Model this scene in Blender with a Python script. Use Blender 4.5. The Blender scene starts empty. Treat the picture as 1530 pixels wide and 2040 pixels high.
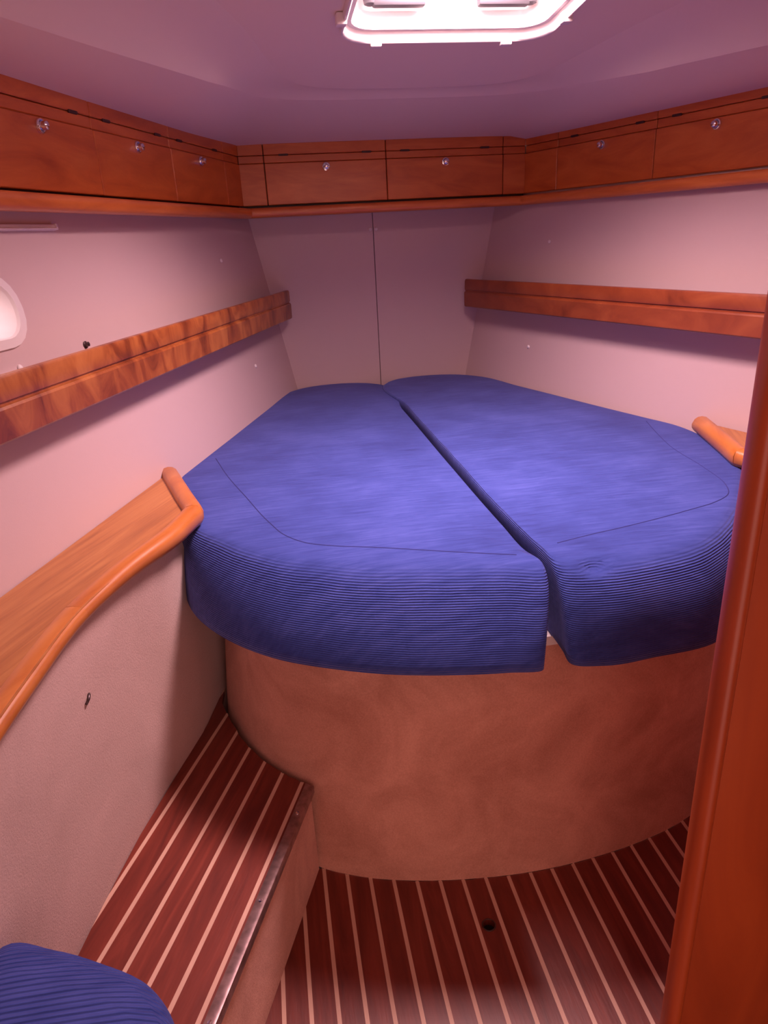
import bpy, bmesh, math, random
from mathutils import Vector, Matrix
random.seed(7)
S = bpy.context.scene
COL = S.collection

# ------------------------------------------------------------------ camera
R = [[0.98504266, -0.10647784, 0.13547481],
     [-0.16510492, -0.35825790, 0.91890785],
     [-0.04930840, -0.92753099, -0.37047933]]
cam_d = bpy.data.cameras.new('camera')
cam_d.sensor_fit = 'VERTICAL'; cam_d.sensor_height = 36.0
cam_d.lens = 1390.0 / 2040.0 * 36.0
cam_d.clip_start = 0.02
cam = bpy.data.objects.new('camera', cam_d); COL.objects.link(cam)
m = Matrix.Identity(4)
for i in range(3):
    m[i][0] = R[i][0]; m[i][1] = -R[i][1]; m[i][2] = -R[i][2]
m[2][3] = 1.40
cam.matrix_world = m
S.camera = cam

# ------------------------------------------------------------------ world, lights, exposure
w = bpy.data.worlds.new('world'); S.world = w; w.use_nodes = True
bg = w.node_tree.nodes['Background']
bg.inputs[0].default_value = (1.0, 0.58, 0.52, 1); bg.inputs[1].default_value = 1.9

def area(name, loc, rot, sx, sy, power, col):
    d = bpy.data.lights.new(name, 'AREA'); d.shape = 'RECTANGLE'; d.size = sx; d.size_y = sy
    d.energy = power; d.color = col
    o = bpy.data.objects.new(name, d); COL.objects.link(o); o.location = loc; o.rotation_euler = rot
    return o
hd_ = area('hatch_daylight', (0.491, 1.678, 1.995), (math.radians(-5.1), 0, 0), 0.34, 0.34, 47, (1.0, 0.69, 0.70))
hd_.data.spread = math.radians(152)
pl_ = area('portlight_daylight', (-0.72, 1.50, 1.31), (0, 0, 0), 0.40, 0.16, 6.0, (1.0, 0.80, 0.80))
pl_.rotation_euler = Vector((-0.935, 0.308, -0.176)).to_track_quat('Z', 'Y').to_euler()

S.view_settings.view_transform = 'Standard'; S.view_settings.look = 'None'
S.view_settings.gamma = 1.0; S.view_settings.use_curve_mapping = False
S.view_settings.exposure = 0.0

# ------------------------------------------------------------------ materials
def nodes(name):
    mt = bpy.data.materials.new(name); mt.use_nodes = True
    nt = mt.node_tree; b = nt.nodes['Principled BSDF']
    return mt, nt, b
def N(nt, t, **kw):
    n = nt.nodes.new(t)
    for k, v in kw.items():
        if k in n.inputs: n.inputs[k].default_value = v
        else: setattr(n, k, v)
    return n
def coords(nt, scale, rotz=0.0):
    tc = N(nt, 'ShaderNodeTexCoord'); mp = N(nt, 'ShaderNodeMapping')
    mp.inputs['Scale'].default_value = scale
    geo = tc.outputs['Object']
    if rotz:
        r = N(nt, 'ShaderNodeMapping'); r.inputs['Rotation'].default_value = (0, 0, rotz)
        nt.links.new(geo, r.inputs[0]); geo = r.outputs[0]
    oi = N(nt, 'ShaderNodeObjectInfo')
    ad = N(nt, 'ShaderNodeVectorMath', operation='MULTIPLY_ADD')
    nt.links.new(oi.outputs['Random'], ad.inputs[0]); ad.inputs[1].default_value = (7.3, 5.1, 3.7)
    nt.links.new(geo, ad.inputs[2])
    nt.links.new(ad.outputs[0], mp.inputs[0])
    return mp.outputs[0]
def ramp(nt, fac, stops):
    r = N(nt, 'ShaderNodeValToRGB'); e = r.color_ramp.elements
    while len(e) < len(stops): e.new(0.5)
    for el, (p, c) in zip(e, stops): el.position = p; el.color = (*c, 1)
    nt.links.new(fac, r.inputs[0]); return r.outputs[0]
def bump(nt, b, h, strength, dist):
    bp = N(nt, 'ShaderNodeBump'); bp.inputs['Strength'].default_value = strength; bp.inputs['Distance'].default_value = dist
    nt.links.new(h, bp.inputs['Height']); nt.links.new(bp.outputs[0], b.inputs['Normal']); return bp

def wood(name, stops, scale, rough=0.35, rotz=0.0, dist=1.2, detail=5, coat=0.2, nscale=1.0, spec=0.5):
    mt, nt, b = nodes(name)
    c = coords(nt, scale, rotz)
    n = N(nt, 'ShaderNodeTexNoise', Scale=nscale, Detail=detail, Roughness=0.6, Distortion=dist)
    nt.links.new(c, n.inputs['Vector'])
    nt.links.new(ramp(nt, n.outputs['Fac'], stops), b.inputs['Base Color'])
    b.inputs['Roughness'].default_value = rough
    b.inputs['Coat Weight'].default_value = coat; b.inputs['Coat Roughness'].default_value = 0.3
    b.inputs['Specular IOR Level'].default_value = spec
    n2 = N(nt, 'ShaderNodeTexNoise', Scale=nscale * 6, Detail=3); nt.links.new(c, n2.inputs['Vector'])
    bump(nt, b, n2.outputs['Fac'], 0.12, 0.002)
    return mt
A18 = math.radians(18.2)
M = {}
lk = [(0.25, (0.40, 0.075, 0.014)), (0.5, (0.54, 0.125, 0.024)), (0.75, (0.66, 0.185, 0.040))]
M['locker'] = wood('locker_cherry', lk, (3.0, 3.0, 14.0), 0.36)
M['fiddle'] = wood('fiddle_cherry', [(0.25, (0.45, 0.10, 0.020)), (0.5, (0.60, 0.155, 0.03)), (0.75, (0.70, 0.21, 0.045))], (3, 3, 20), 0.35)
M['burl'] = wood('rail_figured', [(0.28, (0.11, 0.020, 0.006)), (0.44, (0.27, 0.064, 0.017)), (0.56, (0.38, 0.112, 0.028)), (0.75, (0.52, 0.185, 0.05))],
                 (13, 13, 6), 0.36, dist=0.9, detail=6)
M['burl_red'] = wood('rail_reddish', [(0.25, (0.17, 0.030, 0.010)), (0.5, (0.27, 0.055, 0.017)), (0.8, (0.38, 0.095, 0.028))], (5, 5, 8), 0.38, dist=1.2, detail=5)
M['teak'] = wood('shelf_teak', [(0.25, (0.30, 0.095, 0.022)), (0.5, (0.45, 0.165, 0.042)), (0.75, (0.56, 0.24, 0.07))], (60, 3, 8), 0.42, rotz=A18*1.3, dist=0.6)
M['teak_rail'] = wood('shelf_rail', [(0.25, (0.42, 0.115, 0.024)), (0.5, (0.54, 0.175, 0.036)), (0.75, (0.63, 0.23, 0.055))], (26, 4, 10), 0.33, rotz=A18*1.3, dist=0.5)
M['plank'] = wood('sole_mahogany', [(0.2, (0.10, 0.013, 0.008)), (0.5, (0.175, 0.026, 0.014)), (0.8, (0.26, 0.046, 0.025))], (26, 2.6, 10), 0.40, dist=1.4, coat=0.05)
M['step_plank'] = wood('step_mahogany', [(0.2, (0.10, 0.013, 0.008)), (0.5, (0.185, 0.028, 0.015)), (0.8, (0.28, 0.050, 0.027))], (26, 2.6, 10), 0.40, rotz=math.radians(21.5), dist=1.4, coat=0.05)
M['inlay'] = wood('inlay_holly', [(0.2, (0.60, 0.36, 0.26)), (0.8, (0.72, 0.46, 0.34))], (20, 3, 10), 0.5, coat=0)
M['door'] = wood('door_mahogany', [(0.2, (0.26, 0.035, 0.006)), (0.5, (0.36, 0.052, 0.009)), (0.8, (0.44, 0.072, 0.013))], (9, 9, 1.6), 0.40, coat=0.1)

def plain(name, col, rough=0.6, metal=0.0, spec=0.5, noise=0.0, nscale=200, bstr=0.0):
    mt, nt, b = nodes(name)
    b.inputs['Base Color'].default_value = (*col, 1); b.inputs['Roughness'].default_value = rough
    b.inputs['Metallic'].default_value = metal; b.inputs['Specular IOR Level'].default_value = spec
    c = coords(nt, (1, 1, 1))
    n = N(nt, 'ShaderNodeTexNoise', Scale=nscale, Detail=2); nt.links.new(c, n.inputs['Vector'])
    if noise:
        lo = tuple(x * (1 - noise) for x in col); hi = tuple(min(1, x * (1 + noise)) for x in col)
        nt.links.new(ramp(nt, n.outputs['Fac'], [(0.3, lo), (0.7, hi)]), b.inputs['Base Color'])
    if bstr: bump(nt, b, n.outputs['Fac'], bstr, 0.001)
    return mt
M['vinyl'] = plain('hull_lining', (0.60, 0.445, 0.44), 0.55, nscale=300, bstr=0.15)
M['ceil'] = plain('headliner', (0.82, 0.655, 0.58), 0.6, nscale=350, bstr=0.12)
M['white'] = plain('white_plastic', (0.80, 0.72, 0.71), 0.4)
M['white_board'] = plain('white_board', (0.78, 0.68, 0.66), 0.5)
M['dark'] = plain('dark_gap', (0.012, 0.006, 0.006), 0.9)
M['hinge'] = plain('hinge_brown', (0.05, 0.016, 0.01), 0.5)
M['chrome'] = plain('chrome', (0.80, 0.80, 0.84), 0.12, 1.0)
M['grey'] = plain('grey_plastic', (0.06, 0.058, 0.07), 0.6)
M['alu'] = plain('worn_aluminium', (0.33, 0.22, 0.21), 0.32, 0.75, noise=0.3, nscale=60)
M['stud'] = plain('dark_stud', (0.10, 0.07, 0.07), 0.3, 0.8)

def carpet(name, lo, hi, blot=2.5):
    mt, nt, b = nodes(name)
    c = coords(nt, (1, 1, 1))
    n = N(nt, 'ShaderNodeTexNoise', Scale=260, Detail=4, Roughness=0.75); nt.links.new(c, n.inputs['Vector'])
    n2 = N(nt, 'ShaderNodeTexNoise', Scale=blot, Detail=4, Roughness=0.6, Distortion=0.6); nt.links.new(c, n2.inputs['Vector'])
    mx = N(nt, 'ShaderNodeMath', operation='MULTIPLY_ADD'); mx.inputs[1].default_value = 0.35
    ms = N(nt, 'ShaderNodeMath', operation='MULTIPLY'); ms.inputs[1].default_value = 0.65
    nt.links.new(n2.outputs['Fac'], ms.inputs[0]); nt.links.new(n.outputs['Fac'], mx.inputs[0]); nt.links.new(ms.outputs[0], mx.inputs[2])
    nt.links.new(ramp(nt, mx.outputs[0], [(0.35, lo), (0.62, hi)]), b.inputs['Base Color'])
    b.inputs['Roughness'].default_value = 0.95; b.inputs['Specular IOR Level'].default_value = 0.1
    b.inputs['Sheen Weight'].default_value = 0.15
    bump(nt, b, n.outputs['Fac'], 0.55, 0.003)
    return mt
M['carpet'] = carpet('side_carpet', (0.50, 0.335, 0.295), (0.64, 0.44, 0.40))
M['suede'] = carpet('berth_suede', (0.48, 0.205, 0.14), (0.76, 0.38, 0.275), 5)

def cord(name, per=0.0038, top_ribs=False):
    mt, nt, b = nodes(name)
    tc = N(nt, 'ShaderNodeTexCoord'); ge = N(nt, 'ShaderNodeNewGeometry')
    sp = N(nt, 'ShaderNodeSeparateXYZ'); nt.links.new(tc.outputs['Object'], sp.inputs[0])
    sn = N(nt, 'ShaderNodeSeparateXYZ'); nt.links.new(ge.outputs['True Normal'], sn.inputs[0])
    # ribs run level round the sides and straight across the top
    wob = N(nt, 'ShaderNodeTexNoise', Scale=9, Detail=2); nt.links.new(tc.outputs['Object'], wob.inputs['Vector'])
    zz = N(nt, 'ShaderNodeMath', operation='MULTIPLY_ADD'); zz.inputs[1].default_value = 0.004
    nt.links.new(wob.outputs['Fac'], zz.inputs[0])
    if top_ribs:
        s1 = N(nt, 'ShaderNodeMath', operation='ADD'); nt.links.new(sp.outputs['Y'], s1.inputs[0])
        k = N(nt, 'ShaderNodeMath', operation='MULTIPLY'); k.inputs[1].default_value = -1.0
        nt.links.new(sp.outputs['Z'], k.inputs[0]); nt.links.new(k.outputs[0], s1.inputs[1])
        nt.links.new(s1.outputs[0], zz.inputs[2])
    else:
        nt.links.new(sp.outputs['Z'], zz.inputs[2])
    fr = N(nt, 'ShaderNodeMath', operation='MULTIPLY'); fr.inputs[1].default_value = 2 * math.pi / per
    nt.links.new(zz.outputs[0], fr.inputs[0])
    si = N(nt, 'ShaderNodeMath', operation='SINE'); nt.links.new(fr.outputs[0], si.inputs[0])
    h = N(nt, 'ShaderNodeMapRange'); h.inputs[1].default_value = -1; h.inputs[2].default_value = 1
    nt.links.new(si.outputs[0], h.inputs[0])
    # nap: brushed streaks across
    mp = N(nt, 'ShaderNodeMapping'); mp.inputs['Scale'].default_value = (10, 110, 40); nt.links.new(tc.outputs['Object'], mp.inputs[0])
    st = N(nt, 'ShaderNodeTexNoise', Scale=1.0, Detail=4, Roughness=0.65, Distortion=0.4); nt.links.new(mp.outputs[0], st.inputs['Vector'])
    bl = N(nt, 'ShaderNodeTexNoise', Scale=5, Detail=4, Roughness=0.6); nt.links.new(tc.outputs['Object'], bl.inputs['Vector'])
    av = N(nt, 'ShaderNodeMath', operation='MULTIPLY_ADD'); av.inputs[1].default_value = 0.5
    hb = N(nt, 'ShaderNodeMath', operation='MULTIPLY'); hb.inputs[1].default_value = 0.5
    nt.links.new(bl.outputs['Fac'], hb.inputs[0]); nt.links.new(st.outputs['Fac'], av.inputs[0]); nt.links.new(hb.outputs[0], av.inputs[2])
    colr = ramp(nt, av.outputs[0], [(0.3, (0.028, 0.042, 0.20)), (0.5, (0.046, 0.072, 0.31)), (0.7, (0.078, 0.110, 0.42))])
    # rib valleys a little deeper in tone on the sides only (nap of the cloth)
    ab = N(nt, 'ShaderNodeMath', operation='ABSOLUTE'); nt.links.new(sn.outputs['Z'], ab.inputs[0])
    sd = N(nt, 'ShaderNodeMapRange'); sd.inputs[1].default_value = 0.97; sd.inputs[2].default_value = 0.75
    nt.links.new(ab.outputs[0], sd.inputs[0])
    if top_ribs: sd = N(nt, 'ShaderNodeValue'); sd.outputs[0].default_value = 1.0
    nt.links.new(colr, b.inputs['Base Color'])
    b.inputs['Roughness'].default_value = 0.85; b.inputs['Specular IOR Level'].default_value = 0.04
    b.inputs['Sheen Weight'].default_value = 0.30; b.inputs['Sheen Roughness'].default_value = 0.45
    b.inputs['Sheen Tint'].default_value = (0.60, 0.55, 1.0, 1)
    hm = N(nt, 'ShaderNodeMath', operation='MULTIPLY'); nt.links.new(h.outputs[0], hm.inputs[0]); nt.links.new(sd.outputs[0], hm.inputs[1])
    h2 = N(nt, 'ShaderNodeMath', operation='MULTIPLY_ADD'); h2.inputs[1].default_value = 0.5
    nt.links.new(st.outputs['Fac'], h2.inputs[0]); nt.links.new(hm.outputs[0], h2.inputs[2])
    bump(nt, b, h2.outputs[0], 0.7, 0.0022 if not top_ribs else 0.004)
    return mt
M['cord'] = cord('blue_corduroy')
M['cord_seat'] = cord('blue_corduroy_wide', 0.0085, True)
M['thread'] = plain('dark_blue_thread', (0.03, 0.035, 0.20), 0.9)

def acrylic(name, tint, fac):
    mt = bpy.data.materials.new(name); mt.use_nodes = True; nt = mt.node_tree
    out = nt.nodes['Material Output']; b = nt.nodes['Principled BSDF']
    b.inputs['Base Color'].default_value = (*tint, 1); b.inputs['Roughness'].default_value = 0.08
    tr = N(nt, 'ShaderNodeBsdfTransparent'); tr.inputs[0].default_value = (*tint, 1)
    mx = N(nt, 'ShaderNodeMixShader'); mx.inputs[0].default_value = fac
    nt.links.new(tr.outputs[0], mx.inputs[1]); nt.links.new(b.outputs[0], mx.inputs[2]); nt.links.new(mx.outputs[0], out.inputs[0])
    return mt
M['pane'] = acrylic('hatch_acrylic', (0.95, 0.92, 0.94), 0.12)
M['port_pane'] = acrylic('port_acrylic', (0.75, 0.72, 0.74), 0.25)

# ------------------------------------------------------------------ object helpers
def mesh_obj(name, verts, faces, mat, parent=None, smooth=False, loc=None):
    """verts in world coordinates; the object's origin sits at loc (top level) or its parent's origin."""
    base = Vector(loc) if loc is not None else (world_loc(parent) if parent else Vector((0, 0, 0)))
    me = bpy.data.meshes.new(name)
    me.from_pydata([tuple(Vector(v) - base) for v in verts], [], faces); me.update()
    bm = bmesh.new(); bm.from_mesh(me); bmesh.ops.recalc_face_normals(bm, faces=bm.faces); bm.to_mesh(me); bm.free()
    if smooth:
        for p in me.polygons: p.use_smooth = True
    if mat: me.materials.append(mat)
    o = bpy.data.objects.new(name, me); COL.objects.link(o)
    if parent: o.parent = parent; o.location = base - world_loc(parent)
    else: o.location = base
    return o
def world_loc(o):
    v = Vector((0, 0, 0))
    while o is not None: v = v + o.location; o = o.parent
    return v
def auto(o, ang=35):
    for p in o.data.polygons: p.use_smooth = True
    o.data.set_sharp_from_angle(angle=math.radians(ang)); return o
def empty(name, loc):
    o = bpy.data.objects.new(name, None); COL.objects.link(o); o.location = loc; o.empty_display_size = 0.05
    return o
def tag(o, label=None, cat=None, group=None, kind=None):
    if label: o['label'] = label
    if cat: o['category'] = cat
    if group: o['group'] = group
    if kind: o['kind'] = kind
    return o
def bmesh_geo(bm):
    bm.verts.ensure_lookup_table(); bm.verts.index_update()
    v = [tuple(x.co) for x in bm.verts]; f = [[q.index for q in p.verts] for p in bm.faces]
    bm.free(); return v, f
def obox(o, ex, ey, ez, rx, ry, rz, bev=0.0, seg=2):
    bm = bmesh.new(); bmesh.ops.create_cube(bm, size=1.0)
    for v in bm.verts:
        v.co = Vector((rx[0] + (v.co.x + .5) * (rx[1] - rx[0]), ry[0] + (v.co.y + .5) * (ry[1] - ry[0]), rz[0] + (v.co.z + .5) * (rz[1] - rz[0])))
    if bev: bmesh.ops.bevel(bm, geom=bm.edges[:], offset=bev, segments=seg, affect='EDGES', profile=0.5)
    o, ex, ey, ez = Vector(o), Vector(ex), Vector(ey), Vector(ez)
    for v in bm.verts: c = v.co.copy(); v.co = o + ex * c.x + ey * c.y + ez * c.z
    return bmesh_geo(bm)
X, Y, Z = Vector((1, 0, 0)), Vector((0, 1, 0)), Vector((0, 0, 1))
def box(rx, ry, rz, bev=0.0, seg=2): return obox((0, 0, 0), X, Y, Z, rx, ry, rz, bev, seg)
def prism(poly, z0, z1, bev=0.0, seg=2):
    """vertical prism over a plan polygon, upper rim bevelled"""
    n = len(poly); v = [(x, y, z0) for x, y in poly] + [(x, y, z1) for x, y in poly]
    f = [list(range(n - 1, -1, -1)), list(range(n, 2 * n))] + [[i, (i + 1) % n, n + (i + 1) % n, n + i] for i in range(n)]
    if not bev: return v, f
    bm = bmesh.new(); vs = [bm.verts.new(c) for c in v]
    for q in f: bm.faces.new([vs[i] for i in q])
    bm.normal_update()
    ed = [e for e in bm.edges if e.verts[0].co.z > (z0 + z1) / 2 and e.verts[1].co.z > (z0 + z1) / 2]
    bmesh.ops.bevel(bm, geom=ed, offset=bev, segments=seg, affect='EDGES', profile=0.5)
    return bmesh_geo(bm)
def prism_fill(poly, z0, z1):
    bm = bmesh.new(); vs = [bm.verts.new((a, b, z1)) for a, b in poly]; n = len(vs)
    ed = [bm.edges.new((vs[i], vs[(i + 1) % n])) for i in range(n)]
    bmesh.ops.triangle_fill(bm, use_beauty=True, edges=ed)
    v, f = bmesh_geo(bm)
    return v + [(a, b, z0) for a, b, _ in v], f + [[i + n for i in q][::-1] for q in f] + [[i, (i + 1) % n, n + (i + 1) % n, n + i] for i in range(n)]
def sweep(path, prof, closed=False, up=Z):
    """sweep profile (a: sideways to the right of travel, b: up) along a path"""
    P = [Vector(p) for p in path]; n = len(P); k = len(prof); v = []
    for i, p in enumerate(P):
        a = P[(i - 1) % n] if (closed or i > 0) else None; c = P[(i + 1) % n] if (closed or i < n - 1) else None
        t1 = (p - a).normalized() if a is not None else None; t2 = (c - p).normalized() if c is not None else None
        t = t1 if t2 is None else (t2 if t1 is None else (t1 + t2).normalized())
        s = t.cross(up).normalized(); mit = 1.0
        if t1 is not None and t2 is not None: mit = 1.0 / max(0.45, t.dot(t1))
        u = s.cross(t).normalized()
        for (x, y) in prof: v.append(p + s * x * mit + u * y)
    f = []
    for i in range(n if closed else n - 1):
        j = (i + 1) % n
        for q in range(k): f.append([i * k + q, i * k + (q + 1) % k, j * k + (q + 1) % k, j * k + q])
    if not closed: f += [list(range(k)), list(range((n - 1) * k, n * k))]
    return v, f
def circ(r, n=10): return [(r * math.cos(2 * math.pi * i / n), r * math.sin(2 * math.pi * i / n)) for i in range(n)]
def rrect(w, h, r, n=5):
    out = []
    for cx_, cy_, a0 in ((w / 2 - r, h / 2 - r, 0), (-w / 2 + r, h / 2 - r, 90), (-w / 2 + r, -h / 2 + r, 180), (w / 2 - r, -h / 2 + r, 270)):
        for i in range(n + 1):
            a = math.radians(a0 + 90 * i / n); out.append((cx_ + r * math.cos(a), cy_ + r * math.sin(a)))
    return out
def catmull(pts, k=6, closed=True):
    P = [Vector(p) for p in pts]; n = len(P); out = []
    for i in range(n if closed else n - 1):
        if closed: a, b, c, d = P[(i - 1) % n], P[i], P[(i + 1) % n], P[(i + 2) % n]
        else: a, b, c, d = P[max(i - 1, 0)], P[i], P[i + 1], P[min(i + 2, n - 1)]
        # centripetal-like: scale tangents by neighbouring chord lengths
        l0, l1, l2 = (b - a).length + 1e-6, (c - b).length + 1e-6, (d - c).length + 1e-6
        m1 = ((b - a) / l0 * l1 + (c - b) / l1 * l0) / (l0 + l1) * l1
        m2 = ((c - b) / l1 * l2 + (d - c) / l2 * l1) / (l1 + l2) * l1
        for j in range(k):
            t = j / k; t2, t3 = t * t, t * t * t
            out.append(b * (2 * t3 - 3 * t2 + 1) + m1 * (t3 - 2 * t2 + t) + c * (-2 * t3 + 3 * t2) + m2 * (t3 - t2))
    if not closed: out.append(P[-1])
    return out
def lathe(prof, n=20):
    v, f = [], []
    for r, z in prof:
        for i in range(n): v.append((r * math.cos(2 * math.pi * i / n), r * math.sin(2 * math.pi * i / n), z))
    for a in range(len(prof) - 1):
        for i in range(n): f.append([a * n + i, a * n + (i + 1) % n, (a + 1) * n + (i + 1) % n, (a + 1) * n + i])
    f.append([i for i in range(n)][::-1]); f.append([(len(prof) - 1) * n + i for i in range(n)])
    return v, f
_shared = {}
def shared(name, key, geo, mat, parent, loc, normal, smooth=True):
    """small repeated piece sharing one mesh; local +Z along normal; loc in world"""
    if key not in _shared:
        me = bpy.data.meshes.new(name); me.from_pydata(geo[0], [], geo[1]); me.update(); me.materials.append(mat)
        for p in me.polygons: p.use_smooth = smooth
        if smooth: me.set_sharp_from_angle(angle=math.radians(40))
        _shared[key] = me
    o = bpy.data.objects.new(name, _shared[key]); COL.objects.link(o)
    o.parent = parent; o.location = Vector(loc) - world_loc(parent)
    o.rotation_euler = Vector(normal).to_track_quat('Z', 'Y').to_euler()
    return o

CX = 0.49                                     # centreline of the boat
def mir(p): return (2 * CX - p[0],) + tuple(p[1:])
def mirw(p): return (0.998 - p[0],) + tuple(p[1:])      # the right hull lining sits a touch further out

# ------------------------------------------------------------------ hull sides
K = 0.33                                      # sideways run of the hull per metre aft
SL = (0.099 + 0.033) / (1.482 - 0.782)        # lean of the hull side
def hullx(y, z): return -0.033 - K * (3.2 - y) + (1.482 - z) * SL
TL = Vector((-K, -1, 0)).normalized()         # aft along the left side
VL = Vector((-SL, 0, 1)); VL = (VL - TL * VL.dot(TL)).normalized()
NL = VL.cross(TL); NL = NL if NL.x > 0 else -NL
OL = Vector((-0.033, 3.2, 1.482))
def wl(s, h, d=0.0): return OL + TL * s + VL * h + NL * d
def wl_sh(p):
    q = Vector(p) - OL; return q.dot(TL), q.dot(VL)
# port light place on the left side
ps, ph = wl_sh((-0.510, 1.640, 1.292)); ps += 0.20
def fill(loops, mat, name, parent=None, loc=None):
    bm = bmesh.new(); ed = []
    for L in loops:
        vs = [bm.verts.new(p) for p in L]
        ed += [bm.edges.new((vs[i], vs[(i + 1) % len(vs)])) for i in range(len(vs))]
    bmesh.ops.triangle_fill(bm, use_beauty=True, use_dissolve=False, edges=ed)
    v, f = bmesh_geo(bm)
    return mesh_obj(name, v, f, mat, parent, loc=loc)
def wl_rect():
    s1 = wl_sh((hullx(-0.4, 1.0), -0.4, 1.0))[0]
    def hz(z): return (z - 1.482) / VL.z
    return [wl(0, hz(0.55)), wl(s1, hz(0.55)), wl(s1, hz(1.742)), wl(0, hz(1.742))]
port_hole = [wl(ps + a, ph + b) for a, b in rrect(0.37, 0.125, 0.06)]
# true hull corner with the bulkhead: clip s at y = 3.2
corners = wl_rect()
for i in (0, 3):
    c = corners[i]; c = c + TL * ((c.y - 3.2) / -TL.y); corners[i] = c
wall_left = fill([corners, port_hole], M['vinyl'], 'wall_left')
tag(wall_left, 'pale vinyl lined hull side on the left with the port light', 'wall', kind='structure')
wall_right = mesh_obj('wall_right', [mirw(c) for c in corners], [[0, 1, 2, 3]], M['vinyl'])
tag(wall_right, 'pale vinyl lined hull side on the right', 'wall', kind='structure')

# forward bulkhead: two panels with a fine seam
wf = mesh_obj('wall_front', *box((hullx(3.2, 1.75) - .05, mir((hullx(3.2, 1.75),))[0] + .05), (3.212, 3.24), (0.5, 1.76)), M['dark'])
tag(wf, 'pale forward bulkhead of two panels under the front lockers', 'wall', kind='structure')
for xa, xb in ((-0.16, 0.4888), (0.4912, 1.14)):
    mesh_obj('bulkhead_panel', *box((xa, xb), (3.2, 3.214), (0.5, 1.76), 0.0012, 1), M['vinyl'], wf)
cap = lathe([(0.0075, 0), (0.0075, 0.002), (0.006, 0.004), (0.003, 0.0052), (0.0008, 0.0054)], 14)
for x in (0.478, 0.5025): shared('screw_cap', 'cap', cap, M['white'], wf, (x, 3.2, 1.42), (0, -1, 0))
for p in ((-0.144, 2.779, 1.337), (-0.065, 2.796, 0.943), (-0.516, 1.561, 1.178)):
    s, h = wl_sh(p); shared('screw_cap', 'cap', cap, M['white'], wall_left, wl(s, h), NL)
NR = Vector((-NL.x, NL.y, NL.z))
for p in ((-0.153, 2.815, 1.334), (-0.077, 2.815, 0.93)):
    s, h = wl_sh(p); shared('screw_cap', 'cap', cap, M['white'], wall_right, mirw(tuple(wl(s, h))), NR)
s, h = wl_sh((-0.437, 1.804, 1.187))
shared('snap_stud', 'stud', lathe([(0.008, 0), (0.0085, 0.003), (0.006, 0.004), (0.005, 0.008), (0.0055, 0.010), (0.001, 0.0115)], 14), M['stud'], wall_left, wl(s, h), NL)

# aft partition behind the viewer, with the doorway that lets the saloon's light in
wb = mesh_obj('wall_back', *box((-1.40, -0.26), (-0.42, -0.39), (0.0, 1.84)), M['vinyl'])
tag(wb, 'aft partition of the cabin with the open doorway', 'wall', kind='structure')
mesh_obj('side_panel', *box((0.62, 2.40), (-0.42, -0.39), (0.0, 1.84)), M['vinyl'], wb)
mesh_obj('lintel', *box((-0.26, 0.62), (-0.42, -0.39), (1.62, 2.04)), M['vinyl'], wb)

# curtain track above and below the port light
def track(label, p0, p1, hh):
    s0, h0 = wl_sh(p0); s1, h1 = wl_sh(p1)
    c = wl((s0 + s1) / 2, (h0 + h1) / 2)
    t = empty('curtain_track', c)
    a, b = wl(s0, h0), wl(s1, h1); e = (b - a).normalized(); L = (b - a).length
    o1 = mesh_obj('channel', *obox(a, e, VL, NL, (0, L), (-hh / 2, hh / 2), (0.0, 0.010), 0.0025), M['white'], t); auto(o1)
    o2 = mesh_obj('lip', *obox(a, e, VL, NL, (0, L), (-hh / 2 - .002, -hh / 2 + .0025), (0.0, 0.014), 0.001, 1), M['white'], t)
    mesh_obj('end_stop', *obox(a, e, VL, NL, (-0.003, 0.004), (-hh / 2 - .001, hh / 2 + .001), (0.0, 0.0125), 0.001, 1), M['white'], t)
    tag(t, label, 'curtain track')
track('white plastic curtain track above the round port light, under the left lockers', (-0.469, 1.858, 1.4505), (-0.62, 1.40, 1.4505), 0.011)
track('white plastic curtain track below the port light, just above the left grab board', (-0.516, 1.575, 1.170), (-0.62, 1.26, 1.170), 0.011)

# window_1: port light in the left hull side
win = empty('window_1', wl(ps, ph)); tag(win, 'white framed oval port light in the left hull side', 'window', kind='structure')
def ring_on_wall(name, specs, mat, parent):
    v, f = [], []; n = 24
    for (w_, h_, r_, d_) in specs: v += [wl(ps + a, ph + b, d_) for a, b in rrect(w_, h_, r_)]
    for k in range(len(specs) - 1):
        for i in range(n): f.append([k * n + i, k * n + (i + 1) % n, (k + 1) * n + (i + 1) % n, (k + 1) * n + i])
    return auto(mesh_obj(name, v, f, mat, parent), 50)
ring_on_wall('flange', [(0.40, 0.152, 0.072, 0.0), (0.396, 0.148, 0.070, 0.006), (0.354, 0.112, 0.053, 0.008), (0.347, 0.106, 0.050, 0.002)], M['white'], win)
ring_on_wall('rim', [(0.347, 0.106, 0.050, 0.002), (0.334, 0.094, 0.045, -0.016), (0.318, 0.080, 0.038, -0.042), (0.308, 0.070, 0.033, -0.044)], M['white'], win)
v = [wl(ps + a, ph + b, -0.046) for a, b in rrect(0.322, 0.084, 0.040)]
v2 = [wl(ps + a, ph + b, -0.052) for a, b in rrect(0.322, 0.084, 0.040)]
n = len(v); mesh_obj('pane', v + v2, [list(range(n)), list(range(n, 2 * n))] + [[i, (i + 1) % n, n + (i + 1) % n, n + i] for i in range(n)], M['port_pane'], win)

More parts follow.
